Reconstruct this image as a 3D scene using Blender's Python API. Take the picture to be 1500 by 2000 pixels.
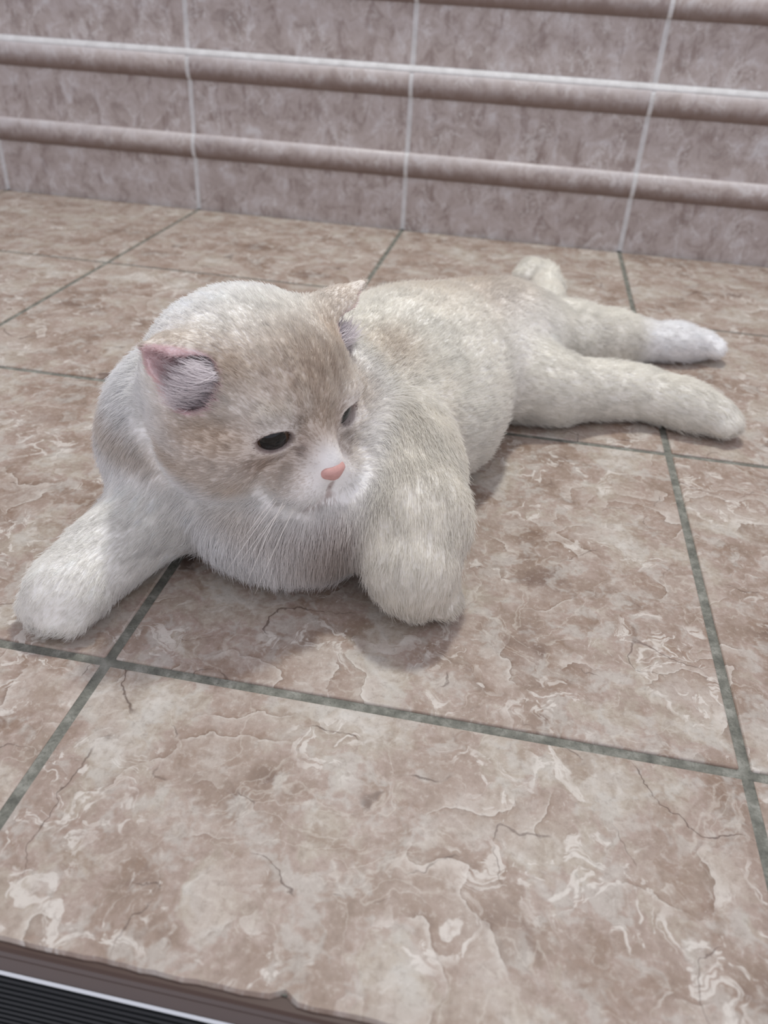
import bpy, bmesh, math, random
import numpy as np
from mathutils import Matrix, Vector

for o in list(bpy.data.objects):
    bpy.data.objects.remove(o)
S = bpy.context.scene
COL = S.collection
rng = np.random.default_rng(7)
random.seed(7)

# ------------------------------------------------------------------ camera
cam_d = bpy.data.cameras.new('camera')
cam = bpy.data.objects.new('camera', cam_d)
COL.objects.link(cam)
right = Vector((0.98200115, 0.18117577, 0.05337677))
down = Vector((0.14333267, -0.53079825, -0.83528975))
fwd = Vector((-0.12300197, 0.82790613, -0.5472129))
CAM = Vector((0.16951499, -0.25819927, 0.27989772))
m = Matrix((right, -down, -fwd)).transposed().to_4x4()
m.translation = CAM
cam.matrix_world = m
cam_d.sensor_fit = 'VERTICAL'
cam_d.sensor_height = 36.0
cam_d.sensor_width = 27.0
cam_d.lens = 1555.7 * 36.0 / 2000.0
cam_d.clip_start = 0.01
cam_d.dof.use_dof = True
cam_d.dof.focus_distance = 0.41
cam_d.dof.aperture_fstop = 10.0
S.camera = cam

# ------------------------------------------------------------------ light
W = bpy.data.worlds.new('room_light')
S.world = W
W.use_nodes = True
W.node_tree.nodes['Background'].inputs[0].default_value = (0.905, 0.90, 1.0, 1)
W.node_tree.nodes['Background'].inputs[1].default_value = 0.83

def area(name, loc, target, size, power, col):
    d = bpy.data.lights.new(name, 'AREA')
    d.shape = 'DISK'
    d.size = size
    d.energy = power
    d.color = col
    o = bpy.data.objects.new(name, d)
    COL.objects.link(o)
    o.location = loc
    o.rotation_euler = (Vector(target) - Vector(loc)).to_track_quat('-Z', 'Y').to_euler()
    return o
area('ceiling_lamp', (0.15, 0.72, 1.45), (0.14, 0.15, 0.0), 0.12, 12.0, (0.985, 1.0, 0.95))

vs = S.view_settings
vs.view_transform = 'Standard'
vs.look = 'None'
vs.gamma = 1.0
vs.use_curve_mapping = False
vs.exposure = 0.0
S.cycles.max_bounces = 4
S.cycles.diffuse_bounces = 3
S.cycles.glossy_bounces = 2
S.cycles.transmission_bounces = 4

# ------------------------------------------------------------------ helpers
def lin(r, g, b):
    f = lambda c: ((c / 255) / 12.92 if c / 255 <= 0.04045 else (((c / 255) + 0.055) / 1.055) ** 2.4)
    return (f(r), f(g), f(b))

def lin4(r, g, b):
    return lin(r, g, b) + (1.0,)

class NT:
    """Small node-graph writer."""
    def __init__(self, name):
        self.m = bpy.data.materials.new(name)
        self.m.use_nodes = True
        self.t = self.m.node_tree
        self.t.nodes.clear()
        self.out = self.t.nodes.new('ShaderNodeOutputMaterial')
    def n(self, kind, ins=None, **kw):
        nd = self.t.nodes.new('ShaderNode' + kind)
        for k, v in kw.items():
            setattr(nd, k, v)
        for k, v in (ins or {}).items():
            if hasattr(v, 'is_output') or isinstance(v, bpy.types.NodeSocket):
                self.t.links.new(v, nd.inputs[k])
            else:
                nd.inputs[k].default_value = v
        return nd
    def math(self, op, a, b=0.0, c=0.0, clamp=False):
        nd = self.n('Math', {0: a, 1: b, 2: c}, operation=op)
        nd.use_clamp = clamp
        return nd.outputs[0]
    def noise(self, vec, scale, detail=3.0, rough=0.55, dist=0.0, col=False):
        nd = self.n('TexNoise', {}, noise_dimensions=getattr(self, 'dim', '3D'))
        for k_, v_ in {'Vector': vec, 'Scale': scale, 'Detail': detail, 'Roughness': rough, 'Distortion': dist}.items():
            if isinstance(v_, bpy.types.NodeSocket):
                self.t.links.new(v_, nd.inputs[k_])
            else:
                nd.inputs[k_].default_value = v_
        return nd.outputs['Color' if col else 'Fac']
    def ramp(self, fac, stops, interp='LINEAR'):
        nd = self.n('ValToRGB', {'Fac': fac})
        cr = nd.color_ramp
        cr.interpolation = interp
        while len(cr.elements) < len(stops):
            cr.elements.new(0.5)
        for e, (p, c) in zip(cr.elements, stops):
            e.position = p
            e.color = c if len(c) == 4 else tuple(c) + (1.0,)
        return nd.outputs[0]
    def fr(self, fac, a, b):
        """0..1 smooth step between a and b."""
        nd = self.n('MapRange', {'Value': fac, 'From Min': a, 'From Max': b, 'To Min': 0.0, 'To Max': 1.0},
                    interpolation_type='SMOOTHSTEP')
        return nd.outputs[0]
    def mix(self, fac, a, b, blend='MIX'):
        nd = self.t.nodes.new('ShaderNodeMix')
        nd.data_type = 'RGBA'
        nd.blend_type = blend
        for i, v in ((0, fac), (6, a), (7, b)):
            if isinstance(v, bpy.types.NodeSocket):
                self.t.links.new(v, nd.inputs[i])
            else:
                nd.inputs[i].default_value = v
        return nd.outputs[2]
    def warp(self, vec, scale, amount, detail=2.0):
        c = self.noise(vec, scale, detail, col=True)
        a = self.n('VectorMath', {0: c, 1: (0.5, 0.5, 0.5)}, operation='SUBTRACT').outputs[0]
        b = self.n('VectorMath', {0: a, 'Scale': amount}, operation='SCALE').outputs[0]
        return self.n('VectorMath', {0: vec, 1: b}, operation='ADD').outputs[0]
    def add(self, a, b):
        return self.n('VectorMath', {0: a, 1: b}, operation='ADD').outputs[0]
    def mul(self, a, b):
        return self.n('VectorMath', {0: a, 1: b}, operation='MULTIPLY').outputs[0]
    def finish(self, col, rough=0.5, spec=0.4, metal=0.0, bump=None, bump_d=0.001, bump_s=0.5, **extra):
        p = self.n('BsdfPrincipled', {'Base Color': col, 'Roughness': rough, 'Metallic': metal, 'Specular IOR Level': spec})
        for k, v in extra.items():
            p.inputs[k].default_value = v
        if bump is not None:
            b = self.n('Bump', {'Height': bump, 'Strength': bump_s, 'Distance': bump_d})
            self.t.links.new(b.outputs[0], p.inputs['Normal'])
        self.t.links.new(p.outputs[0], self.out.inputs[0])
        return self.m

def tile_coords(g, spread):
    """World-size coordinates with a different part of the print on every tile."""
    tc = g.n('TexCoord').outputs['Object']
    r = g.n('ObjectInfo').outputs['Random']
    off = g.n('CombineXYZ', {0: g.math('MULTIPLY', r, spread), 1: g.math('MULTIPLY', r, -spread * 0.7), 2: g.math('MULTIPLY', r, 5.0)}).outputs[0]
    return g.add(tc, off)

def mat_floor_tile():
    g = NT('marbled_floor_tile')
    g.dim = '2D'
    v = tile_coords(g, 11.0)
    jag = g.warp(v, 60, 0.012, 3)
    # cloudy grey-beige ground with brown and chalky patches
    base = g.ramp(g.noise(jag, 15, 5, 0.66), [
        (0.30, lin4(119, 98, 86)), (0.41, lin4(149, 130, 116)), (0.50, lin4(165, 147, 136)), (0.58, lin4(173, 161, 147)), (0.70, lin4(197, 190, 181))])
    mott = g.noise(g.add(jag, (2.3, 5.1, 1.7)), 55, 3, 0.7)
    c = g.mix(g.math('MULTIPLY', g.fr(mott, 0.48, 0.64), 0.55), base, lin4(187, 182, 174))
    c = g.mix(g.math('MULTIPLY', g.fr(mott, 0.49, 0.36), 0.32), c, lin4(134, 116, 100))
    # cleft plates: saw-tooth of a warped noise, one side soft, the other a sharp edge
    n1 = g.noise(g.warp(jag, 14, 0.06, 2), 10, 1.0, 0.5)
    saw = g.math('FRACT', g.math('MULTIPLY', n1, 7.0))
    plate = g.ramp(saw, [(0.0, lin4(114, 91, 75)), (0.07, lin4(146, 125, 110)), (0.40, lin4(164, 146, 134)), (0.90, lin4(183, 170, 159)), (0.97, lin4(205, 196, 186)), (1.0, lin4(208, 201, 192))])
    pm = g.fr(g.noise(g.add(v, (3.1, 7.7, 0)), 19, 3), 0.48, 0.62)
    c = g.mix(g.math('MULTIPLY', pm, 0.60), c, plate)
    # rust-brown stains
    st = g.fr(g.noise(g.add(jag, (9.0, 2.0, 1.0)), 34, 4, 0.68), 0.56, 0.68)
    c = g.mix(g.math('MULTIPLY', st, 0.40), c, lin4(128, 101, 80))
    # chalky white flecks in crinkled groups
    wide = g.noise(g.add(v, (1.0, 4.0, 6.0)), 15, 3)
    fl = g.noise(g.add(jag, (5.0, -3.0, 2.0)), 62, 3, 0.72, 1.2)
    c = g.mix(g.math('MULTIPLY', g.math('MULTIPLY', g.fr(fl, 0.55, 0.64), g.fr(wide, 0.46, 0.60)), 0.75), c, lin4(212, 205, 196))
    # crinkled ridges (white) and fine cracks (dark brown)
    rid = g.math('ABSOLUTE', g.math('SUBTRACT', g.noise(g.add(jag, (2.0, 8.0, 3.0)), 20, 3, 0.6, 0.8), 0.5))
    c = g.mix(g.math('MULTIPLY', g.math('MULTIPLY', g.math('SUBTRACT', 1.0, g.fr(rid, 0.003, 0.016)), g.fr(wide, 0.54, 0.42)), 0.30), c, lin4(206, 198, 186))
    cm = g.noise(g.add(v, (-6.0, -7.0, 4.0)), 23, 3)
    def cracks(c, off, scale, w, lo, hi, amt):
        cr = g.math('ABSOLUTE', g.math('SUBTRACT', g.noise(g.add(jag, off), scale, 1.0, 0.5), 0.5))
        k = g.math('MULTIPLY', g.math('SUBTRACT', 1.0, g.fr(cr, w * 0.2, w)), g.fr(cm, lo, hi))
        return g.mix(g.math('MULTIPLY', k, amt), c, lin4(82, 63, 54))
    c = cracks(c, (-4.0, 6.0, 2.0), 8.0, 0.0036, 0.53, 0.62, 0.75)
    c = cracks(c, (6.0, -9.0, 5.0), 14.0, 0.0048, 0.43, 0.35, 0.6)
    # fine grain
    gr = g.noise(v, 280, 4, 0.75)
    c = g.mix(g.math('MULTIPLY', g.fr(gr, 0.50, 0.72), 0.32), c, lin4(119, 101, 88))
    c = g.mix(g.math('MULTIPLY', g.fr(gr, 0.47, 0.30), 0.30), c, lin4(205, 197, 187))
    return g.finish(c, rough=0.48, spec=0.34, bump=g.noise(v, 130, 3, 0.65), bump_d=0.0008, bump_s=0.22)

def mat_wall_tile(name, bar):
    g = NT(name)
    g.dim = '2D'
    sp = g.n('SeparateXYZ', {0: tile_coords(g, 9.0)})
    v = g.n('CombineXYZ', {0: sp.outputs[0], 1: sp.outputs[2]}).outputs[0]
    c = g.ramp(g.noise(g.warp(v, 30, 0.04), 36, 6, 0.68), [
        (0.30, lin4(153, 140, 135)), (0.45, lin4(175, 163, 158)), (0.58, lin4(187, 177, 174)), (0.74, lin4(204, 200, 200))])
    wv = g.warp(g.mul(g.add(v, (4, 2, 7)), (1.0, 0.7, 1.0)), 40, 0.05, 4)
    rid = g.math('ABSOLUTE', g.math('SUBTRACT', g.noise(wv, 26, 3, 0.6), 0.5))
    rm = g.fr(g.noise(g.add(v, (8, 3, 1)), 20, 2), 0.42, 0.58)
    c = g.mix(g.math('MULTIPLY', g.math('MULTIPLY', g.math('SUBTRACT', 1.0, g.fr(rid, 0.004, 0.030)), rm), 0.50), c, lin4(218, 215, 214))
    s = g.noise(g.mul(g.add(v, (1, 6, 5)), (1.0, 0.4, 1.0)), 52, 4, 0.68)
    c = g.mix(g.math('MULTIPLY', g.fr(s, 0.54, 0.70), 0.55), c, lin4(132, 114, 108))
    if bar:      # bars' shaded underside and lit top painted into the colour: brown below, pale above
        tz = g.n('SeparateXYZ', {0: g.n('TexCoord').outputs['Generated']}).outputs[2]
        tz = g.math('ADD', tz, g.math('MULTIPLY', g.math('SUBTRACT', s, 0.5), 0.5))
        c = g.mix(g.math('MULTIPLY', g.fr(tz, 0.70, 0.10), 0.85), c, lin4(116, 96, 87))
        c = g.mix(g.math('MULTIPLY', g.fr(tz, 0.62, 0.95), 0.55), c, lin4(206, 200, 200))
    return g.finish(c, rough=0.42, spec=0.35, bump=g.noise(v, 60, 3), bump_d=0.001, bump_s=0.12)

def mat_floor_grout():
    g = NT('green_grey_grout')
    v = g.n('TexCoord').outputs['Object']
    c = g.ramp(g.noise(v, 90, 5, 0.7), [(0.30, lin4(84, 84, 78)), (0.5, lin4(119, 119, 110)), (0.72, lin4(163, 162, 153))])
    c = g.mix(g.math('MULTIPLY', g.fr(g.noise(v, 700, 2), 0.5, 0.8), 0.5), c, lin4(64, 66, 56))
    return g.finish(c, rough=0.8, spec=0.3, bump=g.noise(v, 500, 3), bump_d=0.0006, bump_s=0.6)

def mat_wall_grout():
    g = NT('pale_grout')
    v = g.n('TexCoord').outputs['Object']
    c = g.ramp(g.noise(v, 70, 4, 0.6), [(0.3, lin4(194, 192, 191)), (0.7, lin4(217, 216, 216))])
    return g.finish(c, rough=0.75, spec=0.3)

def mat_plain(name, col, rough, spec=0.4, metal=0.0, var=0.12, scale=40, stretch=(1, 1, 1), bump=0.1):
    g = NT(name)
    v = g.mul(g.n('TexCoord').outputs['Object'], stretch)
    n = g.noise(v, scale, 4, 0.6)
    a = tuple(x * (1 - var) for x in col) + (1,)
    b = tuple(min(1, x * (1 + var)) for x in col) + (1,)
    return g.finish(g.mix(n, a, b), rough=rough, spec=spec, metal=metal, bump=n, bump_d=0.0005, bump_s=bump)

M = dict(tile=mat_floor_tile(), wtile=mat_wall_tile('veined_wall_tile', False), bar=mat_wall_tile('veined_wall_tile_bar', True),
         grout=mat_floor_grout(), wgrout=mat_wall_grout(),
         brown=mat_plain('dark_brown_edging', lin(78, 60, 52), 0.45, 0.35, var=0.2, scale=60, stretch=(0.1, 1, 1)),
         chrome=mat_plain('chrome', lin(225, 228, 230), 0.16, 0.5, 1.0, var=0.04),
         black=mat_plain('black_ribbed_plastic', lin(15, 19, 22), 0.6, 0.2, var=0.15, stretch=(0.1, 1, 1)))

def link(name, me, mat=None, parent=None, smooth=False):
    o = bpy.data.objects.new(name, me)
    COL.objects.link(o)
    if mat is not None and not me.materials:
        me.materials.append(mat)
    if parent is not None:
        o.parent = parent
    if smooth:
        me.polygons.foreach_set('use_smooth', [True] * len(me.polygons))
    return o

def mesh(name, verts, faces):
    me = bpy.data.meshes.new(name)
    me.from_pydata([tuple(map(float, v)) for v in verts], [], faces)
    me.update()
    return me

def fix_normals(me):
    bm = bmesh.new()
    bm.from_mesh(me)
    bmesh.ops.recalc_face_normals(bm, faces=bm.faces)
    bm.to_mesh(me)
    bm.free()

def struct(o, label=None):
    o['kind'] = 'structure'
    if label:
        o['label'] = label
    return o

def box_mesh(name, x0, x1, y0, y1, z0, z1, bevel=0.0, seg=2):
    bm = bmesh.new()
    bmesh.ops.create_cube(bm, size=1.0)
    for v in bm.verts:
        v.co = Vector(((x0 + x1) / 2 + v.co.x * (x1 - x0), (y0 + y1) / 2 + v.co.y * (y1 - y0), (z0 + z1) / 2 + v.co.z * (z1 - z0)))
    if bevel:
        bmesh.ops.bevel(bm, geom=list(bm.edges), offset=bevel, segments=seg, affect='EDGES', profile=0.5)
    me = bpy.data.meshes.new(name)
    bm.to_mesh(me)
    bm.free()
    return me

def extrude_profile(name, pts, x0, x1, xs=None, closed=True):
    """Profile of (y, z) points swept along x."""
    n = len(pts)
    xs = xs or [x0, x1]
    V = [(x, p[0], p[1]) for x in xs for p in pts]
    F = []
    for k in range(len(xs) - 1):
        for i in range(n):
            j = (i + 1) % n
            F.append((k * n + i, k * n + j, (k + 1) * n + j, (k + 1) * n + i))
    F.append(tuple(range(n)))
    F.append(tuple((len(xs) - 1) * n + i for i in range(n)))
    me = mesh(name, V, F)
    fix_normals(me)
    return me

# ------------------------------------------------------------------ floor
T = 0.30
G = 0.0052                    # joint width
EDGE = -0.1332                # front edge of the tiled slab
WALL = 0.885
X0, X1 = -5, 6                # tile columns

floor = struct(link('floor', box_mesh('floor', X0 * T, X1 * T, EDGE + 0.003, WALL + 0.03, -0.03, -0.0013), M['grout']),
               'beige marbled tile floor with green-grey joints')
mid_me = box_mesh('tile', -T / 2 + G / 2, T / 2 - G / 2, -T / 2 + G / 2, T / 2 - G / 2, -0.010, 0.0, 0.0012, 4)
mid_me.materials.append(M['tile'])
mid_me.polygons.foreach_set('use_smooth', [p_.area < 1e-3 for p_ in mid_me.polygons])
back_d = WALL - 0.0055 - (2 * T + G / 2)
back_me = box_mesh('tile', -T / 2 + G / 2, T / 2 - G / 2, -back_d / 2, back_d / 2, -0.010, 0.0, 0.0012, 4)
back_me.materials.append(M['tile'])
back_me.polygons.foreach_set('use_smooth', [p_.area < 1e-3 for p_ in back_me.polygons])

def front_tile(x0):
    """Cut tile whose sawn front edge is slightly ragged, with a chip near x = 0.127."""
    y0, y1 = EDGE, -G / 2
    a, b = x0 + G / 2, x0 + T - G / 2
    n = 60
    xs = np.linspace(a, b, n)
    r = np.random.default_rng(int(x0 * 100 + 500))
    e = np.convolve(r.normal(0, 0.0011, n + 6), np.ones(3) / 3, 'same')[3:-3]
    e = np.abs(e) * 0.6 + 0.0002
    e += 0.0030 * np.exp(-((xs - 0.1275) / 0.0016) ** 2) + 0.0012 * np.exp(-((xs - 0.122) / 0.006) ** 2)
    cx, cy = x0 + T / 2, (y0 + y1) / 2
    V, F = [], []
    for i in range(n):
        zb = -0.0011 if i in (0, n - 1) else 0.0
        x = xs[i]
        V += [(x - cx, y1 - cy, -0.010), (x - cx, y1 - cy, -0.0011), (x - cx, y1 - 0.0011 - cy, zb),
              (x - cx, y0 + e[i] + 0.0006 - cy, zb), (x - cx, y0 + e[i] * 0.8 - cy, -0.0011 - e[i] * 0.5), (x - cx, y0 + e[i] * 0.2 - cy, -0.010)]
    for i in range(n - 1):
        for k in range(6):
            j = (k + 1) % 6
            F.append((i * 6 + k, i * 6 + j, i * 6 + 6 + j, i * 6 + 6 + k))
    F.append(tuple(range(6)))
    F.append(tuple((n - 1) * 6 + i for i in range(6)))
    me = mesh('tile', V, F)
    fix_normals(me)
    me.materials.append(M['tile'])
    o = link('tile', me, parent=floor)
    o.location = (cx, cy, 0)

for cx in range(X0, X1):
    x = cx * T + T / 2
    for y in (T / 2, 1.5 * T):
        o = link('tile', mid_me, parent=floor)
        o.location = (x, y, random.uniform(-0.0002, 0.0))
    o = link('tile', back_me, parent=floor)
    o.location = (x, 2 * T + G / 2 + back_d / 2, 0)
    front_tile(cx * T)

# ------------------------------------------------------------------ slab edge below the tiles
prof = [(EDGE + 0.004, -0.0020), (EDGE - 0.0004, -0.0022), (EDGE - 0.0014, -0.0032), (EDGE - 0.0014, -0.0066),
        (EDGE - 0.0004, -0.0073), (EDGE - 0.0012, -0.0080), (EDGE - 0.0014, -0.0168), (EDGE + 0.004, -0.0170)]
struct(link('trim_1', extrude_profile('trim_1', [(p[0] - 0.0008, p[1]) for p in prof], X0 * T, X1 * T), M['brown']),
       'dark brown edging strip along the front edge of the tiles')
ch = []
for i in range(9):
    a = math.pi * i / 8
    ch.append((EDGE - 0.0018 - 0.0012 * math.sin(a), -0.0184 + 0.0012 * math.cos(a)))
ch = [(EDGE + 0.003, -0.0171)] + ch + [(EDGE + 0.003, -0.0197)]
struct(link('trim_2', extrude_profile('trim_2', ch, X0 * T, X1 * T), M['chrome'], smooth=False),
       'thin bright chrome strip under the brown edging')
rp = [(EDGE + 0.012, -0.0199), (EDGE - 0.0012, -0.0199)]
z = -0.0203
while z > -0.30:
    rp += [(EDGE - 0.0016, z), (EDGE - 0.0016, z - 0.0022), (EDGE - 0.0002, z - 0.0028), (EDGE - 0.0002, z - 0.0036)]
    z -= 0.0042
rp += [(EDGE + 0.012, z)]
struct(link('trim_3', extrude_profile('trim_3', rp, X0 * T, X1 * T), M['black']),
       'black panel with fine horizontal ribs below the chrome strip')

# ------------------------------------------------------------------ tiled back wall
BAR_H, BAR_D, MOD = 0.0310, 0.0075, 0.10
ROWS = 4                      # rows of 20 cm wall tiles
def bar_pts(zt, inset=0.0, n=10):
    """Half-round relief bar ending at height zt (y towards the room is negative)."""
    pts = []
    for i in range(n + 1):
        a = math.pi * i / n
        pts.append((WALL - (BAR_D - inset) * math.sin(a) ** 0.9, zt - BAR_H / 2 - math.cos(a) * (BAR_H / 2 - inset)))
    return pts
gp = [(WALL + 0.03, -0.02), (WALL + 0.0090, -0.02), (WALL + 0.0090, -0.0005), (WALL + 0.0005, 0.0005)]
for r in range(ROWS * 2):
    gp += [(y + 0.0004, z) for y, z in bar_pts((r + 1) * MOD - (0.0030 if r % 2 else 0.0), 0.0005)]
    if r % 2:                                           # joint over the upper bar, filled in a small slope
        gp = gp[:-2] + [(WALL - 0.0042, (r + 1) * MOD - 0.0034), (WALL - 0.0030, (r + 1) * MOD - 0.0010), (WALL + 0.0003, (r + 1) * MOD + 0.0026)]
gp += [(WALL + 0.0012, ROWS * 0.2), (WALL + 0.03, ROWS * 0.2)]
wall = struct(link('wall_back', extrude_profile('wall_back', gp, X0 * T, X1 * T), M['wgrout']),
              'pinkish-brown tiled wall with raised round horizontal bars')
WG = 0.0056
def wall_tile_mesh(z0=0.0024):
    a, b = -T / 2 + WG / 2, T / 2 - WG / 2
    me = box_mesh('wall_tile', a, b, WALL, WALL + 0.012, z0, 0.2 - 0.0030, 0.0008, 1)
    me.materials.append(M['wtile'])
    return me
def bar_mesh(zt):
    a, b = -T / 2 + WG / 2, T / 2 - WG / 2
    me = extrude_profile('relief_bar', [(WALL + 0.004, zt - BAR_H)] + bar_pts(zt, 0.0, 16) + [(WALL + 0.004, zt)], a, b, [a, a + 0.0008, b - 0.0008, b])
    for v in me.vertices:   # ease the ends
        if abs(abs(v.co.x) - b) < 1e-6 and v.co.y < WALL - 0.001:
            v.co.y += 0.0007
    me.polygons.foreach_set('use_smooth', [len(p.vertices) == 4 for p in me.polygons])
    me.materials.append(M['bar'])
    return me
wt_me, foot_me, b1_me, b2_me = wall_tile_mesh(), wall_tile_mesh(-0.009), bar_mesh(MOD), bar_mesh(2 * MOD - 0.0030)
for r in range(ROWS):
    for cx in range(X0, X1):
        o = link('wall_tile', wt_me if r else foot_me, parent=wall)
        o.location = (cx * T + T / 2, 0, r * 0.2)
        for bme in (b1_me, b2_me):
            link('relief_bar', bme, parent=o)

# ------------------------------------------------------------------ cat: implicit body, one continuous surface
F4 = np.float32
HT = np.array([0.0472, 0.1044, 0.0972])                      # head centre
HA = np.array([[0.557, 0.830, -0.008], [-0.827, 0.556, 0.086], [0.076, -0.042, 0.996]]).T   # columns: left, back, up
u_, s_, v_ = np.linalg.svd(HA)
HA = u_ @ v_
HS = 1.024
def hw(p):                    # head coordinates -> world
    return HT + HS * (HA @ np.asarray(p, float))
def to_head(P):               # world points (N,3) -> head coordinates
    return ((P - HT) @ HA) / HS

def axis_grid(segs):
    out = []
    for a, b, s in segs:
        n = max(1, int(round((b - a) / s)))
        out += list(np.linspace(a, b, n, endpoint=False))
    out.append(segs[-1][1])
    return np.array(out)

class Field:
    """Smooth union of ellipsoids and round cones sampled on a rectilinear grid."""
    def __init__(self, xs, ys, zs):
        self.ax = (xs, ys, zs)
        self.d = np.full((len(xs), len(ys), len(zs)), 0.06, F4)
        self.prims = []
    def sub(self, lo, hi):
        sl, gr = [], []
        for a, l, h in zip(self.ax, lo, hi):
            i0 = max(0, np.searchsorted(a, l) - 1)
            i1 = min(len(a), np.searchsorted(a, h) + 1)
            sl.append(slice(i0, i1))
            gr.append(a[i0:i1].astype(F4))
        P = np.stack(np.meshgrid(*gr, indexing='ij'), -1)
        return tuple(sl), P
    @staticmethod
    def ell(P, c, r, A):
        q = (P - np.asarray(c, F4)) @ np.asarray(A, F4)
        r = np.asarray(r, F4)
        k0 = np.sqrt(((q / r) ** 2).sum(-1))
        k1 = np.sqrt(((q / (r * r)) ** 2).sum(-1)) + 1e-9
        return k0 * (k0 - 1) / k1
    @staticmethod
    def cone(P, a, b, ra, rb):
        a, b = np.asarray(a, F4), np.asarray(b, F4)
        ab = b - a
        t = np.clip(((P - a) @ ab) / (ab @ ab), 0, 1)
        return np.sqrt(((P - (a + t[..., None] * ab)) ** 2).sum(-1)) - (ra + (rb - ra) * t)
    def union(self, fn, lo, hi, k):
        pad = 0.03 + k
        sl, P = self.sub(np.asarray(lo) - pad, np.asarray(hi) + pad)
        if P.size == 0:
            return
        d = fn(P)
        o = self.d[sl]
        h = np.maximum(k - np.abs(o - d), 0) / k
        self.d[sl] = np.minimum(o, d) - h * h * k * 0.25
    def carve(self, fn, lo, hi, k):
        sl, P = self.sub(np.asarray(lo) - 0.01, np.asarray(hi) + 0.01)
        if P.size == 0:
            return
        d = -fn(P)
        o = self.d[sl]
        h = np.maximum(k - np.abs(o - d), 0) / k
        self.d[sl] = np.maximum(o, d) + h * h * k * 0.25
    def add_ell(self, c, r, A=np.eye(3), k=0.012, flow=None, tag=''):
        R = max(r)
        self.union(lambda P: self.ell(P, c, r, A), np.asarray(c) - R, np.asarray(c) + R, k)
        self.prims.append((np.asarray(c, float), np.asarray(c, float), float(np.mean(r)), flow, tag))
    def add_cone(self, a, b, ra, rb, k=0.012, flow=None, tag=''):
        a, b = np.asarray(a, float), np.asarray(b, float)
        R = max(ra, rb)
        self.union(lambda P: self.cone(P, a, b, ra, rb), np.minimum(a, b) - R, np.maximum(a, b) + R, k)
        self.prims.append((a, b, (ra + rb) / 2, (b - a) if flow is None else flow, tag))
    def add_path(self, pts, k=0.012, tag='', flip=False):
        for (p, r), (q, s) in zip(pts[:-1], pts[1:]):
            d = np.asarray(q, float) - np.asarray(p, float)
            self.add_cone(p, q, r, s, k, -d if flip else d, tag)

def surface_nets(d, ax):
    s = d < 0
    nx, ny, nz = d.shape
    c = [s[i:nx - 1 + i, j:ny - 1 + j, k:nz - 1 + k] for i in (0, 1) for j in (0, 1) for k in (0, 1)]
    cnt = sum(x.astype(np.int8) for x in c)
    act = (cnt > 0) & (cnt < 8)
    idx = np.argwhere(act)
    vid = np.full(act.shape, -1, np.int64)
    vid[act] = np.arange(len(idx))
    acc = np.zeros((len(idx), 3))
    num = np.zeros(len(idx))
    corners = [(i, j, k) for i in (0, 1) for j in (0, 1) for k in (0, 1)]
    for a in corners:
        for axs in range(3):
            if a[axs] == 1:
                continue
            b = list(a)
            b[axs] = 1
            da = d[idx[:, 0] + a[0], idx[:, 1] + a[1], idx[:, 2] + a[2]].astype(float)
            db = d[idx[:, 0] + b[0], idx[:, 1] + b[1], idx[:, 2] + b[2]].astype(float)
            cr = (da < 0) != (db < 0)
            t = np.where(cr, da / np.where(cr, da - db, 1), 0)
            p = np.tile(np.array(a, float), (len(idx), 1))
            p[:, axs] += t
            acc[cr] += p[cr]
            num[cr] += 1
    pos = idx + acc / num[:, None]
    V = np.stack([np.interp(pos[:, i], np.arange(len(ax[i])), ax[i]) for i in range(3)], -1)
    Q = []
    for axs in range(3):
        o1, o2 = [(1, 2), (2, 0), (0, 1)][axs]
        sl0 = [slice(None)] * 3
        sl1 = [slice(None)] * 3
        sl0[axs] = slice(0, -1)
        sl1[axs] = slice(1, None)
        a, b = s[tuple(sl0)], s[tuple(sl1)]
        e = np.argwhere(a != b)
        ok = (e[:, o1] > 0) & (e[:, o2] > 0) & (e[:, o1] < act.shape[o1]) & (e[:, o2] < act.shape[o2])
        e = e[ok]
        ins = a[e[:, 0], e[:, 1], e[:, 2]]
        def at(d1, d2):
            f = e.copy()
            f[:, o1] += d1
            f[:, o2] += d2
            return vid[f[:, 0], f[:, 1], f[:, 2]]
        q = np.stack([at(-1, -1), at(0, -1), at(0, 0), at(-1, 0)], -1)
        q[~ins] = q[~ins][:, ::-1]
        Q.append(q)
    Q = np.concatenate(Q)
    return V, Q[(Q >= 0).all(1)]

def np_mesh(name, V, Q):
    me = bpy.data.meshes.new(name)
    me.vertices.add(len(V))
    me.vertices.foreach_set('co', np.asarray(V, F4).ravel())
    n = Q.shape[1]
    me.loops.add(Q.size)
    me.loops.foreach_set('vertex_index', Q.astype(np.int32).ravel())
    me.polygons.add(len(Q))
    me.polygons.foreach_set('loop_start', np.arange(0, Q.size, n, dtype=np.int32))
    me.polygons.foreach_set('use_smooth', np.ones(len(Q), bool))
    me.update(calc_edges=True)
    me.validate()
    return me

xs = axis_grid([(-0.085, -0.02, 0.0022), (-0.02, 0.13, 0.0013), (0.13, 0.20, 0.0022), (0.20, 0.40, 0.0028)])
ys = axis_grid([(-0.04, 0.03, 0.0022), (0.03, 0.185, 0.0013), (0.185, 0.30, 0.0026), (0.30, 0.74, 0.0032)])
zs = axis_grid([(-0.004, 0.04, 0.0022), (0.04, 0.165, 0.0013)])
B = Field(xs, ys, zs)

def rotz(a):
    a = math.radians(a)
    return np.array([[math.cos(a), -math.sin(a), 0], [math.sin(a), math.cos(a), 0], [0, 0, 1]])

back = np.array((0.22, 1.0, -0.10))                            # lie of the coat, head to tail
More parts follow.
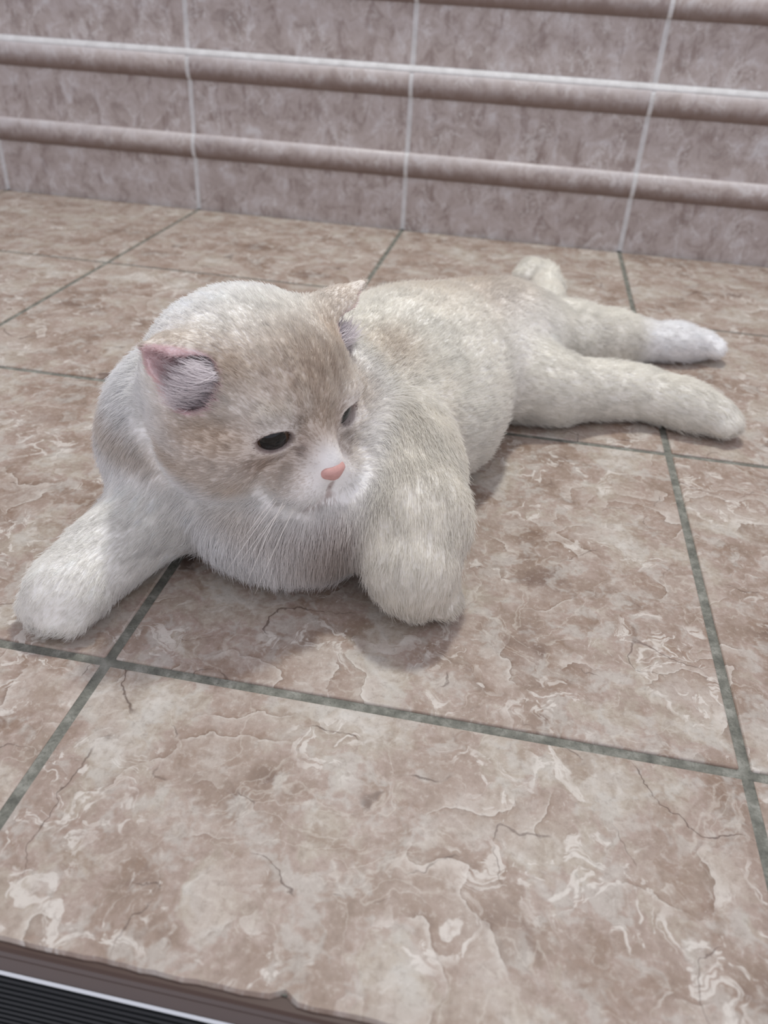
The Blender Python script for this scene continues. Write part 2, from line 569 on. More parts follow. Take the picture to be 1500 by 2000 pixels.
# trunk
B.add_ell((0.062, 0.107, 0.036), (0.062, 0.048, 0.038), k=0.02, flow=(0.0, -0.5, -1.0), tag='chest')
B.add_ell((-0.009, 0.128, 0.056), (0.046, 0.048, 0.055), k=0.03, flow=(-0.3, 0.0, -1.0), tag='neck')
B.add_ell((0.058, 0.128, 0.048), (0.060, 0.055, 0.050), k=0.02, flow=(0.0, -0.5, -1.0), tag='chest')
B.add_ell((0.040, 0.145, 0.072), (0.062, 0.055, 0.055), k=0.03, flow=(-0.1, 0.6, -0.5), tag='neck')
B.add_ell((0.074, 0.200, 0.056), (0.070, 0.080, 0.052), rotz(-12), k=0.03, flow=back, tag='trunk')
B.add_ell((0.100, 0.270, 0.054), (0.071, 0.080, 0.055), rotz(-14), k=0.03, flow=back, tag='trunk')
B.add_ell((0.120, 0.335, 0.047), (0.064, 0.070, 0.046), rotz(-10), k=0.03, flow=back, tag='trunk')
B.add_ell((0.140, 0.392, 0.040), (0.054, 0.048, 0.039), k=0.03, flow=back, tag='trunk')
B.add_ell((0.134, 0.235, 0.034), (0.036, 0.055, 0.033), rotz(-14), k=0.03, flow=back, tag='trunk')
# tail
tail = [((0.165, 0.445, 0.035), 0.021), ((0.190, 0.505, 0.026), 0.018), ((0.203, 0.565, 0.020), 0.0165), ((0.204, 0.620, 0.018), 0.0155),
        ((0.198, 0.664, 0.018), 0.0150), ((0.184, 0.675, 0.018), 0.0140), ((0.174, 0.662, 0.017), 0.0100)]
B.add_path(tail, 0.010, 'tail')
# upper (far) hind leg with the white foot
B.add_ell((0.165, 0.388, 0.044), (0.050, 0.042, 0.036), rotz(20), k=0.03, flow=(1, 0.4, -0.3), tag='trunk')
B.add_path([((0.170, 0.400, 0.042), 0.034), ((0.225, 0.437, 0.032), 0.0255), ((0.262, 0.468, 0.025), 0.0195), ((0.287, 0.488, 0.018), 0.0140),
            ((0.325, 0.499, 0.0165), 0.0122), ((0.352, 0.506, 0.0155), 0.0126)], 0.026, 'farleg')
# lower (near) hind leg
B.add_path([((0.165, 0.325, 0.034), 0.032), ((0.208, 0.332, 0.026), 0.0225), ((0.250, 0.354, 0.021), 0.0175), ((0.280, 0.363, 0.019), 0.0150),
            ((0.313, 0.351, 0.018), 0.0140), ((0.338, 0.342, 0.0160), 0.0138)], 0.026, 'nearleg')
# fore leg reaching to the left, paw flat on the tiles
B.add_path([((0.002, 0.112, 0.036), 0.027), ((-0.016, 0.078, 0.025), 0.0190), ((-0.026, 0.054, 0.020), 0.0170), ((-0.031, 0.030, 0.0185), 0.0178)], 0.018, 'leftarm')
# fore leg on the right, wrist bent over
B.add_path([((0.092, 0.186, 0.052), 0.037), ((0.121, 0.136, 0.051), 0.0270), ((0.1365, 0.094, 0.045), 0.0210), ((0.1380, 0.071, 0.034), 0.0190)], 0.026, 'rightarm')
B.add_ell((0.138, 0.0655, 0.029), (0.0195, 0.0180, 0.0185), k=0.012, flow=(0.0, -0.6, -0.9), tag='rightpaw')
B.add_ell((0.142, 0.074, 0.0165), (0.0175, 0.0175, 0.0150), k=0.010, flow=(0.3, 0.2, -1.0), tag='rightpaw')

# toes
def toes(c, d, side, r, spread, tag, n=4):
    d = np.asarray(d, float) / np.linalg.norm(d)
    sd = np.asarray(side, float) / np.linalg.norm(side)
    for i in range(n):
        t = (i - (n - 1) / 2) / ((n - 1) / 2)
        p = np.asarray(c, float) + sd * spread * t + d * r * 0.55 * (1 - t * t)
        B.add_ell(p, (r, r, r * 0.95), k=0.0035, flow=d + np.array((0, 0, -0.5)), tag=tag)
B.add_ell((-0.0325, 0.0265, 0.0165), (0.0195, 0.0205, 0.0165), k=0.010, flow=(-0.35, -1, -0.4), tag='leftpaw')
toes((-0.036, 0.0165, 0.0108), (-0.35, -1, 0), (-1, 0.3, 0), 0.0084, 0.0122, 'leftpaw')
toes((0.3600, 0.508, 0.0140), (1, 0.18, 0), (-0.18, 1, 0.1), 0.0078, 0.0085, 'farpaw')
toes((0.3440, 0.340, 0.0135), (1, -0.35, 0), (0.35, 1, 0.1), 0.0086, 0.0085, 'nearpaw')
toes((0.152, 0.076, 0.0115), (0.7, 0.1, -0.2), (-0.4, 1, 0.0), 0.0075, 0.0090, 'rightpaw')

# head
def hell(c, r, k, flow, tag='head', rot=None):
    A = HA if rot is None else HA @ rot
    B.add_ell(hw(c), np.asarray(r) * HS, A, k, HA @ np.asarray(flow, float), tag)
def hcone(a, b, ra, rb, k, flow, tag='head'):
    B.add_cone(hw(a), hw(b), ra * HS, rb * HS, k, HA @ np.asarray(flow, float), tag)
hell((0, 0.012, 0.007), (0.0525, 0.052, 0.0465), 0.012, (0, 1, 0.1))
hell((0, -0.012, 0.022), (0.0340, 0.029, 0.0240), 0.010, (0, 0.6, 0.8))
for s in (-1, 1):
    hell((s * 0.030, -0.003, -0.013), (0.0260, 0.030, 0.0265), 0.012, (s * 0.8, 0.6, -0.5))
    hell((s * 0.0105, -0.0415, -0.0205), (0.0130, 0.0150, 0.0115), 0.007, (s * 0.9, 0.5, -0.2), 'muzzle')
    hell((s * 0.0190, -0.0345, 0.0165), (0.0130, 0.0085, 0.0062), 0.008, (s * 0.5, 0.6, 0.7))
hcone((0, -0.030, 0.016), (0, -0.0490, -0.0090), 0.0125, 0.0085, 0.010, (0, 0.5, 0.85), 'bridge')
hell((0, -0.0405, -0.0325), (0.0130, 0.0130, 0.0080), 0.006, (0, 0.8, -0.7), 'muzzle')
# ears, held out sideways
EARS = {}
for s in (-1, 1):
    b0 = np.array((s * 0.0350, 0.006, 0.0275))
    tip = np.array((-0.0570, 0.0090, 0.0400) if s < 0 else (0.0730, 0.0080, 0.0450))
    op = np.array((-0.40, -0.80, -0.40) if s < 0 else (0.75, -0.50, -0.40))
    op /= np.linalg.norm(op)
    mid = b0 + (tip - b0) * 0.50 + op * 0.001
    hcone(b0, mid, 0.0195, 0.0118, 0.006, tip - b0, 'ear')
    hcone(mid, tip, 0.0118, 0.0034, 0.003, tip - b0, 'ear')
    EARS[s] = (b0, tip, op)
for s in (-1, 1):
    b0, tip, op = EARS[s]
    a, b = hw(b0 + op * 0.0105 + (tip - b0) * 0.15), hw(tip + op * 0.0035 - (tip - b0) * 0.05)
    B.carve(lambda P: Field.cone(P, a, b, 0.0150, 0.0028), np.minimum(a, b) - 0.016, np.maximum(a, b) + 0.016, 0.003)
# eyes: lids over the ball, almond opening
EYE_R = 0.0112
EYES = {}
for s in (-1, 1):
    c = np.array((s * 0.0190, -0.0300, 0.0066))
    n = np.array((s * 0.42, -0.90, -0.06))
    n /= np.linalg.norm(n)
    hell(c, (0.0128, 0.0128, 0.0124), 0.007, (s * 0.8, 0.6, 0.3), 'lid')
    up = np.array((s * 0.30, 0.0, 1.0))            # outer corner a little raised
    lat = np.cross(up, n)
    lat /= np.linalg.norm(lat)
    up = np.cross(n, lat)
    EYES[s] = (c, n, lat, up)
for s in (-1, 1):
    c, n, lat, up = EYES[s]
    A = HA @ np.stack([lat, n, up], -1)
    q = hw(c + n * 0.012 - up * 0.0014)
    B.carve(lambda P: Field.ell(P, q, (0.0086, 0.0140, 0.0060), A), q - 0.02, q + 0.02, 0.0015)
# mouth
MOUTH = []
for s in (-1, 1):
    MOUTH += [((0, -0.0555, -0.0190), (0, -0.0550, -0.0265)), ((0, -0.0550, -0.0265), (s * 0.0090, -0.0525, -0.0290)), ((s * 0.0090, -0.0525, -0.0290), (s * 0.0190, -0.0420, -0.0290))]
# rest on the floor
sl, P = B.sub((-1, -1, -1), (1, 1, 1))
fl = F4(0.0012) - P[..., 2]
h = np.maximum(0.004 - np.abs(B.d - fl), 0) / 0.004
B.d = np.maximum(B.d, fl) + h * h * 0.001
del P
V, Q = surface_nets(B.d, B.ax)
# a little smoothing of the grid steps
def smooth(V, Q, it, lam):
    E = np.concatenate([Q[:, [0, 1]], Q[:, [1, 2]], Q[:, [2, 3]], Q[:, [3, 0]]])
    deg = np.bincount(E.ravel(), minlength=len(V))[:, None]
    for _ in range(it):
        acc = np.zeros_like(V)
        for i in range(3):
            acc[:, i] = np.bincount(E[:, 0], V[E[:, 1], i], len(V)) + np.bincount(E[:, 1], V[E[:, 0], i], len(V))
        V = V + lam * (acc / np.maximum(deg, 1) - V)
    return V
V = smooth(V, Q, 2, 0.4)

# ------------------------------------------------------------------ coat: noise, colour, lie and length
_ng = np.random.default_rng(3).normal(0, 1, (32, 32, 32, 3)).astype(F4)
def vnoise(P, scale, seed=0):
    q = P * scale + seed * 7.31
    i = np.floor(q).astype(int)
    f = q - i
    f = f * f * (3 - 2 * f)
    out = 0
    for a in (0, 1):
        for b in (0, 1):
            for c in (0, 1):
                w = (f[:, 0] if a else 1 - f[:, 0]) * (f[:, 1] if b else 1 - f[:, 1]) * (f[:, 2] if c else 1 - f[:, 2])
                out = out + w[:, None] * _ng[(i[:, 0] + a) % 32, (i[:, 1] + b) % 32, (i[:, 2] + c) % 32]
    return out

def prim_weights(P, soft):
    W_ = []
    for a, b, r, fl, tag in B.prims:
        ab = b - a
        L2 = ab @ ab
        t = np.clip(((P - a) @ ab) / L2, 0, 1) if L2 > 0 else np.zeros(len(P))
        dd = np.linalg.norm(P - (a + t[:, None] * ab), axis=1) - r
        W_.append(dd)
    W_ = np.stack(W_, 1)
    W_ = np.exp(-(W_ - W_.min(1, keepdims=True)) / soft)
    return W_ / W_.sum(1, keepdims=True)

TAGS = [p[4] for p in B.prims]
FLOW = np.array([(p[3] if p[3] is not None else (0, 1, 0)) for p in B.prims], float)
FLOW /= np.linalg.norm(FLOW, axis=1, keepdims=True)
def tagw(Wt, *names):
    return Wt[:, [i for i, t in enumerate(TAGS) if t in names]].sum(1)

HEADT = ('head', 'muzzle', 'bridge', 'ear', 'lid')
def sstep(x, a, b):
    t = np.clip((x - a) / (b - a), 0, 1)
    return t * t * (3 - 2 * t)
def blob(H, c, r):
    return np.exp(-(((H - np.asarray(c)) / np.asarray(r)) ** 2).sum(1))
CREAM, WHITE = np.array(lin(240, 237, 229)), np.array(lin(249, 248, 247))
TAN, DTAN = np.array(lin(208, 193, 176)), np.array(lin(172, 152, 136))
HTAN, HDTAN = np.array(lin(200, 182, 163)), np.array(lin(160, 136, 118))
EARPINK = np.array(lin(238, 212, 214))

def coat_color(P, Wt):
    n = len(P)
    H = to_head(P)
    ns = vnoise(P, 55, 1)
    nf = vnoise(P, 260, 2)
    c = np.tile(CREAM, (n, 1))
    def put(c, col, w):
        w = np.clip(w, 0, 1)[:, None]
        return c * (1 - w) + col * w
    head = tagw(Wt, *HEADT)
    # trunk: darker along the back and flank, paler belly
    tr = tagw(Wt, 'trunk', 'tail')
    dors = sstep(P[:, 2], 0.07, 0.11) * sstep(P[:, 1], 0.22, 0.36)
    c = put(c, TAN, tr * 0.55 * dors * (0.8 + 0.3 * ns[:, 0]))
    c = put(c, TAN, 0.10 * tr * sstep(ns[:, 1], 0.1, 1.2))
    c = put(c, DTAN, 0.60 * tr * blob(P, (0.145, 0.372, 0.078), (0.034, 0.055, 0.018)))
    c = put(c, TAN, 0.7 * blob(P, (0.100, 0.185, 0.098), (0.018, 0.025, 0.018)) * (1 - head))
    c = put(c, WHITE, tagw(Wt, 'trunk') * 0.5 * blob(P, (0.20, 0.33, 0.06), (0.05, 0.06, 0.05)))
    # chest white with a tan collar
    c = put(c, WHITE, tagw(Wt, 'chest', 'neck') * 1.0)
    ring = np.exp(-((P[:, 2] - (0.066 - 0.25 * (P[:, 0] - 0.0))) / 0.010) ** 2)
    c = put(c, TAN, tagw(Wt, 'chest', 'neck') * 0.55 * ring * (P[:, 1] < 0.13) * sstep(P[:, 0], 0.09, 0.03))
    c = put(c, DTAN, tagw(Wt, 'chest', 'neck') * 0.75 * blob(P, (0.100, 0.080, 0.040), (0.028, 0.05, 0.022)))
    # paws
    c = put(c, WHITE, tagw(Wt, 'leftpaw') * 0.45 + tagw(Wt, 'farpaw') * 0.9)
    c = put(c, WHITE, tagw(Wt, 'farleg', 'farpaw') * sstep(P[:, 0], 0.274, 0.306))
    c = put(c, TAN, tagw(Wt, 'rightarm', 'rightpaw') * 0.14)
    c = put(c, WHITE, 0.5 * tagw(Wt, 'leftarm'))
    # head
    hc = np.tile(WHITE, (n, 1))
    L = np.abs(H[:, 0])
    hc = put(hc, CREAM, 0.7 * sstep(H[:, 2], 0.0, 0.03))
    fore = blob(H, (0, -0.028, 0.030), (0.034, 0.024, 0.020))
    hc = put(hc, HTAN, 0.85 * fore)
    Hq = np.stack([L, H[:, 1], H[:, 2]], 1)
    hc = put(hc, HTAN, 0.85 * blob(Hq, (0.036, -0.016, -0.001), (0.026, 0.024, 0.018)))
    stripes = 0.5 + 0.5 * np.sin(L * 620 + ns[:, 0] * 0.8)
    hc = put(hc, HDTAN, 0.55 * stripes * blob(H, (0, -0.030, 0.026), (0.026, 0.018, 0.014)))
    Hs = np.stack([L, H[:, 1], H[:, 2]], 1)
    hc = put(hc, HDTAN, 0.75 * blob(Hs, (0.024, -0.034, -0.0085), (0.011, 0.012, 0.0065)))     # under the eye
    hc = put(hc, HDTAN, 0.55 * blob(Hs, (0.010, -0.040, 0.004), (0.006, 0.014, 0.011)))        # beside the bridge
    hc = put(hc, HTAN, 0.85 * blob(Hs, (0.040, -0.016, 0.004), (0.016, 0.020, 0.009)))         # cheek stripe
    hc = put(hc, HTAN, 0.8 * blob(Hs, (0.048, -0.002, -0.014), (0.016, 0.022, 0.006)))
    hc = put(hc, HTAN, 0.7 * blob(Hs, (0.036, -0.024, -0.020), (0.012, 0.014, 0.006)))
    hc = put(hc, HTAN, 0.8 * blob(Hs, (0.030, -0.014, 0.034), (0.013, 0.014, 0.010)))          # in front of the ear
    hc = put(hc, HTAN, 0.9 * blob(H, (0, -0.042, 0.008), (0.011, 0.016, 0.014)))
    hc = put(hc, WHITE, 0.7 * blob(H, (0, -0.054, -0.006), (0.006, 0.008, 0.006)))            # end of the bridge
    hc = put(hc, HTAN, 0.6 * blob(Hs, (0.014, -0.042, -0.013), (0.016, 0.015, 0.010)))
    hc = put(hc, WHITE, 0.5 * blob(Hs, (0.012, -0.046, -0.024), (0.012, 0.012, 0.008)))
    hc = put(hc, HTAN, 0.55 * blob(Hs, (0.016, -0.044, -0.0185), (0.010, 0.008, 0.003)) * (0.6 + 0.6 * np.sin(H[:, 2] * 2600)))
    hc = put(hc, WHITE, 0.6 * sstep(H[:, 1], -0.004, 0.026) * sstep(H[:, 2], 0.01, 0.03))
    eb = tagw(Wt, 'ear')
    hc = put(hc, HTAN, eb * 0.5)
    for s in (-1, 1):
        b0, tip, op = EARS[s]
        rel = H - (b0 + op * 0.0105)
        ax = (tip - b0) / np.linalg.norm(tip - b0)
        t = rel @ ax
        rad = np.linalg.norm(rel - t[:, None] * ax, axis=1)
        inner = sstep(rad, 0.0175 - 0.25 * np.clip(t, 0, 0.04), 0.0155 - 0.25 * np.clip(t, 0, 0.04)) * (t > -0.012) * sstep(L, 0.030, 0.036)
        hc = put(hc, EARPINK, 0.85 * inner)
        c0, nn, lat, up = EYES[s]
        q = H - (c0 + nn * 0.010)
        e = np.sqrt((q @ lat / 0.0088) ** 2 + ((q @ up + 0.0014) / 0.0062) ** 2)
        rim = np.exp(-((e - 0.98) / 0.13) ** 2) * ((q @ nn) > -0.012)
        hc = put(hc, np.array(lin(112, 88, 84)), 0.8 * rim)
        tear = blob(H, (s * 0.0095, -0.0415, -0.0015), (0.0022, 0.006, 0.0055))
        hc = put(hc, np.array(lin(120, 92, 84)), 0.6 * tear)
    for a, b in MOUTH:
        a, b = np.array(a), np.array(b)
        t = np.clip(((H - a) @ (b - a)) / ((b - a) @ (b - a)), 0, 1)
        dd = np.linalg.norm(H - (a + t[:, None] * (b - a)), axis=1)
        hc = put(hc, np.array(lin(140, 108, 100)), 0.42 * sstep(dd, 0.0026, 0.0010))
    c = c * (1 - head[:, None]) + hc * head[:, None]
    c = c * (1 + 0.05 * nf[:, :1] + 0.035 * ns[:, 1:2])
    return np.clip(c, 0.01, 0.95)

me = np_mesh('body', V, Q)
nrm = np.empty(len(me.vertices) * 3, F4)
me.vertices.foreach_get('normal', nrm)
VN = nrm.reshape(-1, 3).astype(float)
Wv = prim_weights(V, 0.004)
vc = coat_color(V, Wv)
att = me.attributes.new('coat', 'FLOAT_COLOR', 'POINT')
att.data.foreach_set('color', np.c_[vc, np.ones(len(vc))].astype(F4).ravel())

g = NT('cat_skin')
at_ = g.n('Attribute', attribute_name='coat')
skin = g.finish(at_.outputs['Color'], rough=0.85, spec=0.15, bump=g.noise(g.n('TexCoord').outputs['Object'], 900, 3), bump_d=0.0006, bump_s=0.4)
g = NT('cat_fur')
at_ = g.n('Attribute', attribute_name='coat')
d1 = g.n('BsdfDiffuse', {'Color': at_.outputs['Color']})
d2 = g.n('BsdfTranslucent', {'Color': at_.outputs['Color']})
d3 = g.n('BsdfGlossy', {'Color': (1, 1, 1, 1), 'Roughness': 0.45})
mx = g.n('MixShader', {0: 0.48, 1: d1.outputs[0], 2: d2.outputs[0]})
mx2 = g.n('MixShader', {0: 0.03, 1: mx.outputs[0], 2: d3.outputs[0]})
g.t.links.new(mx2.outputs[0], g.out.inputs[0])
furm = g.m

cat = bpy.data.objects.new('cat', None)
COL.objects.link(cat)
cat.empty_display_size = 0.1
cat.location = (0.09, 0.25, 0.0)
cat['label'] = 'cream short-haired cat lying on the beige floor tiles, head turned aside'
cat['category'] = 'cat'
CL = np.array(cat.location)
def shift(me_):
    me_.transform(Matrix.Translation(-cat.location))
    return me_
body = link('body', shift(me), skin, cat)
body['label'] = 'cream and white cat body with tan patches'

# fur roots: area-weighted over the surface, denser on the head
tri = np.concatenate([Q[:, [0, 1, 2]], Q[:, [0, 2, 3]]])
A_, B_, C_ = V[tri[:, 0]], V[tri[:, 1]], V[tri[:, 2]]
ar = 0.5 * np.linalg.norm(np.cross(B_ - A_, C_ - A_), axis=1)
cen = (A_ + B_ + C_) / 3
Hc = to_head(cen)
dens = np.where((np.abs(Hc) < 0.075).all(1), 2.2, 1.0) * np.where(cen[:, 1] > 0.22, 0.75, 1.0) * (cen[:, 2] > 0.003)
NH = 230000
pick = rng.choice(len(tri), NH, p=ar * dens / (ar * dens).sum())
r1, r2 = np.sqrt(rng.random(NH)), rng.random(NH)
bw = np.stack([1 - r1, r1 * (1 - r2), r1 * r2], 1)
R0 = (V[tri[pick]] * bw[..., None]).sum(1)
N0 = (VN[tri[pick]] * bw[..., None]).sum(1)
N0 /= np.linalg.norm(N0, axis=1, keepdims=True) + 1e-9
H0 = to_head(R0)
keep = np.ones(NH, bool)
near_eye = np.full(NH, 9.0)
for s in (-1, 1):
    c0, nn, lat, up = EYES[s]
    q = H0 - (c0 + nn * 0.010)
    e = np.sqrt((q @ lat / 0.0086) ** 2 + ((q @ up + 0.0014) / 0.0060) ** 2)
    fr = (q @ nn) > -0.014
    keep &= ~((e < 0.98) & fr)
    near_eye = np.where(fr, np.minimum(near_eye, e), near_eye)
keep &= np.linalg.norm((H0 - np.array((0, -0.0585, -0.0125))) / np.array((1.0, 0.9, 0.75)), axis=1) > 0.0068
R0, N0, H0, near_eye = R0[keep], N0[keep], H0[keep], near_eye[keep]
Wt = prim_weights(R0, 0.006)
fl = Wt @ FLOW
head = tagw(Wt, *HEADT)
# on the head hairs run away from the nose
hf = (H0 - np.array((0, -0.060, -0.006)))
hf = hf / np.linalg.norm(hf, axis=1, keepdims=True)
hf = hf @ HA.T
earw = tagw(Wt, 'ear')[:, None]
fl = fl * (1 - head[:, None]) + head[:, None] * (hf * (1 - earw) + fl * earw)
tg = fl - (fl * N0).sum(1, keepdims=True) * N0
tg /= np.linalg.norm(tg, axis=1, keepdims=True) + 1e-6
cl = vnoise(R0, 70, 4) * 0.09 + vnoise(R0, 420, 5) * 0.045 + rng.normal(0, 0.12, R0.shape)
ln = np.full(len(R0), 0.0088)
ln = ln * (1 - head) + 0.0062 * head
ln += 0.006 * tagw(Wt, 'chest') * sstep(R0[:, 2], 0.08, 0.03)
ln *= 1 - 0.35 * tagw(Wt, 'leftpaw', 'farpaw', 'nearpaw')
ln *= 1 - 0.15 * tagw(Wt, 'rightpaw', 'leftarm')
ln *= 1 - 0.35 * tagw(Wt, 'bridge') - 0.3 * tagw(Wt, 'lid')
ln *= 1 - 0.15 * tagw(Wt, 'muzzle') - 0.35 * tagw(Wt, 'ear')
ln *= 0.45 + 0.55 * sstep(near_eye, 1.0, 1.9)
nz_ = np.linalg.norm(H0 - np.array((0, -0.056, -0.012)), axis=1)
ln *= 0.35 + 0.65 * sstep(nz_, 0.005, 0.020)
ln *= rng.uniform(0.65, 1.2, len(R0))
lift = 0.38 - 0.06 * head
lift = lift[:, None] * (1 + 0.12 * vnoise(R0, 90, 6)[:, :1])
d0 = N0 * lift * 1.4 + tg + cl
d0 /= np.linalg.norm(d0, axis=1, keepdims=True)
d1_ = N0 * lift * 0.35 + tg * 1.15 + cl * 1.3 + np.array((0, 0, -0.12))
d1_ /= np.linalg.norm(d1_, axis=1, keepdims=True)
KP = 4
pts = np.empty((len(R0), KP, 3))
pts[:, 0] = R0 - N0 * 0.0006
for k in range(1, KP):
    t = (k - 0.5) / (KP - 1)
    st = d0 * (1 - t) + d1_ * t
    pts[:, k] = pts[:, k - 1] + st * (ln / (KP - 1))[:, None]
pts[..., 2] = np.maximum(pts[..., 2], 0.0007)
rad = np.array([0.00014, 0.00013, 0.00010, 0.00003])
colr = coat_color(R0, prim_weights(R0, 0.004)) * rng.uniform(0.94, 1.05, (len(R0), 1))
# long pale hairs growing across the ear openings
for s in (-1, 1):
    b0, tip, op = EARS[s]
    ax = (tip - b0) / np.linalg.norm(tip - b0)
    sd = np.cross(ax, op)
    n = 2600
    a = rng.uniform(-0.9, 0.9, n)
    root = b0 + op * rng.uniform(0.006, 0.017, (n, 1)) + ax * rng.uniform(-0.014, 0.002, (n, 1)) + sd * (a * 0.017)[:, None]
    dr = ax * 1.0 + op * rng.uniform(0.15, 0.65, (n, 1)) + sd * (-0.35 * a)[:, None] + rng.normal(0, 0.14, (n, 3))
    dr /= np.linalg.norm(dr, axis=1, keepdims=True)
    L_ = rng.uniform(0.010, 0.021, n)
    tp = np.empty((n, KP, 3))
    for k in range(KP):
        t = k / (KP - 1)
        q = root + dr * (L_ * t)[:, None] - op * (L_ * 0.25 * t * t)[:, None]
        tp[:, k] = HT + HS * (q @ HA.T)
    pts = np.concatenate([pts, tp])
    colr = np.concatenate([colr, np.tile(np.array(lin(246, 240, 241)), (n, 1)) * rng.uniform(0.88, 1.05, (n, 1))])
NHAIR = len(pts)
hc_ = bpy.data.hair_curves.new('fur')
hc_.add_curves([KP] * NHAIR)
hc_.position_data.foreach_set('vector', (pts - CL).astype(F4).ravel())
ra_ = hc_.attributes.get('radius') or hc_.attributes.new('radius', 'FLOAT', 'POINT')
ra_.data.foreach_set('value', np.tile(rad, NHAIR).astype(F4))
ca_ = hc_.attributes.new('coat', 'FLOAT_COLOR', 'CURVE')
ca_.data.foreach_set('color', np.c_[np.clip(colr, 0, 0.96), np.ones(len(colr))].astype(F4).ravel())
hc_.materials.append(furm)
fur = bpy.data.objects.new('fur', hc_)
COL.objects.link(fur)
fur.parent = cat
fur['kind'] = 'stuff'

# eyes
g = NT('cat_eye')
oc = g.n('TexCoord').outputs['Object']
sx = g.n('SeparateXYZ', {0: oc})
rr = g.math('SQRT', g.math('ADD', g.math('POWER', sx.outputs[0], 2.0), g.math('POWER', sx.outputs[1], 2.0)))
irn = g.noise(g.mul(oc, (1, 1, 0.2)), 900, 3)
iris = g.mix(irn, lin4(58, 44, 36), lin4(88, 66, 50))
ec = g.mix(g.fr(rr, 0.0078, 0.0088), iris, lin4(86, 62, 56))
eyem = g.finish(ec, rough=0.06, spec=0.5)
pupm = mat_plain('pupil', lin(12, 14, 16), 0.05, 0.5, var=0.02, bump=0.0)
for s in (-1, 1):
    c0, nn, lat, up = EYES[s]
    bm = bmesh.new()
    bmesh.ops.create_uvsphere(bm, u_segments=32, v_segments=20, radius=EYE_R * HS)
    em = bpy.data.meshes.new('eye')
    bm.to_mesh(em)
    bm.free()
    eo = link('eye', em, eyem, cat, smooth=True)
    # gaze: a little down and to the front
    gz = nn + np.array((s * 0.05, 0, -0.12))
    gz /= np.linalg.norm(gz)
    zx = HA @ gz
    xx = HA @ lat
    xx = xx - (xx @ zx) * zx
    xx /= np.linalg.norm(xx)
    yy = np.cross(zx, xx)
    mm = Matrix([list(r) for r in np.stack([xx, yy, zx], -1)]).to_4x4()
    mm.translation = Vector(hw(c0) - CL)
    eo.matrix_local = mm
    # pupil: a cap lying on the ball
    PV, PF = [(0, 0, EYE_R * HS * 1.004)], []
    nr, na = 5, 24
    for i in range(1, nr + 1):
        th = i / nr
        for j in range(na):
            a = 2 * math.pi * j / na
            x, y = 0.0064 * th * math.cos(a), 0.0074 * th * math.sin(a)
            PV.append((x, y, math.sqrt((EYE_R * HS * 1.004) ** 2 - x * x - y * y)))
    for j in range(na):
        PF.append((0, 1 + j, 1 + (j + 1) % na))
    for i in range(nr - 1):
        for j in range(na):
            a, b = 1 + i * na + j, 1 + i * na + (j + 1) % na
            PF.append((a, a + na, b + na, b))
    link('pupil', mesh('pupil', PV, PF), pupm, eo, smooth=True)

# nose leather
nx_ = np.linspace(-0.010, 0.010, 41)
NF = Field(nx_, np.linspace(-0.070, -0.044, 53), np.linspace(-0.024, 0.000, 49))
NF.add_ell((0, -0.0545, -0.0105), (0.0066, 0.0052, 0.0034), k=0.003)
NF.add_ell((0, -0.0550, -0.0130), (0.0038, 0.0045, 0.0034), k=0.003)
for s in (-1, 1):
    NF.add_ell((s * 0.0042, -0.0545, -0.0112), (0.0032, 0.0042, 0.0030), k=0.002)
    a, b = np.array((s * 0.0030, -0.0612, -0.0128)), np.array((s * 0.0062, -0.0585, -0.0120))
    NF.carve(lambda P: Field.cone(P, a, b, 0.0009, 0.0010), np.minimum(a, b), np.maximum(a, b), 0.0012)
NF.carve(lambda P: Field.cone(P, (0, -0.0600, -0.0130), (0, -0.0590, -0.0185), 0.0005, 0.0005), (-0.001, -0.061, -0.019), (0.001, -0.058, -0.012), 0.001)
nv, nq = surface_nets(NF.d, NF.ax)
nv = smooth(nv, nq, 1, 0.4)
nv = HT + HS * (nv @ HA.T)
nosem = mat_plain('nose_leather', lin(206, 160, 152), 0.55, 0.35, var=0.12, scale=700, bump=0.2)
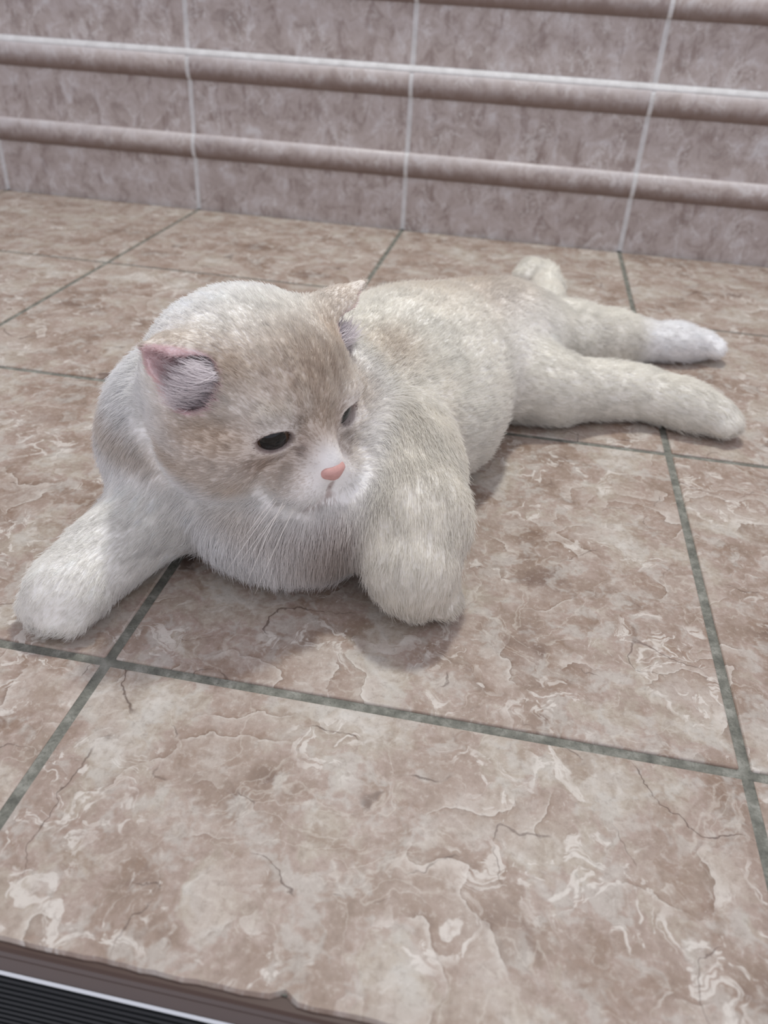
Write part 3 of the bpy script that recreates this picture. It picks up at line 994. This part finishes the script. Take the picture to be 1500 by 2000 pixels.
no = link('nose', shift(np_mesh('nose', nv, nq)), nosem, cat)
no['label'] = 'pink nose'

# whiskers and brow hairs
whm = mat_plain('whisker', lin(245, 240, 232), 0.4, 0.4, var=0.02, bump=0.0)
def whisker(a, d, length, droop, r0=0.00028):
    a, d = np.asarray(a, float), np.asarray(d, float)
    d = d / np.linalg.norm(d)
    n, sides = 12, 5
    pl = []
    for i in range(n):
        t = i / (n - 1)
        pl.append(a + d * length * t + np.array((0, 0, -1.0)) * droop * length * t * t)
    pl = np.array(pl)
    pl = HT + HS * (pl @ HA.T)
    pl[:, 2] = np.maximum(pl[:, 2], 0.002)
    WV, WF = [], []
    for i in range(n):
        tn = pl[min(i + 1, n - 1)] - pl[max(i - 1, 0)]
        tn /= np.linalg.norm(tn)
        e1 = np.cross(tn, (0.3, 0.2, 0.9))
        e1 /= np.linalg.norm(e1)
        e2 = np.cross(tn, e1)
        r = r0 * (1 - 0.85 * i / (n - 1))
        for j in range(sides):
            an = 2 * math.pi * j / sides
            WV.append(pl[i] + r * (math.cos(an) * e1 + math.sin(an) * e2) - CL)
    for i in range(n - 1):
        for j in range(sides):
            k = (j + 1) % sides
            WF.append((i * sides + j, i * sides + k, (i + 1) * sides + k, (i + 1) * sides + j))
    WF.append(tuple(range(sides))[::-1])
    WF.append(tuple((n - 1) * sides + j for j in range(sides)))
    link('whisker', mesh('whisker', WV, WF), whm, cat, smooth=True)
wr = np.random.default_rng(11)
for s in (-1, 1):
    for i in range(7):
        a = (s * (0.012 + 0.0022 * (i % 3)), -0.0475 + 0.003 * (i % 3), -0.0175 - 0.0028 * (i // 2))
        whisker(a, (s * wr.uniform(0.6, 0.95), wr.uniform(-0.25, 0.25), wr.uniform(-1.0, -0.35)), wr.uniform(0.030, 0.050), wr.uniform(0.05, 0.3))
    for i in range(3):
        whisker((s * (0.014 + 0.003 * i), -0.0375, 0.0185), (s * (0.2 + 0.25 * i), -0.55, 0.8), wr.uniform(0.014, 0.022), 0.1, 0.00015)
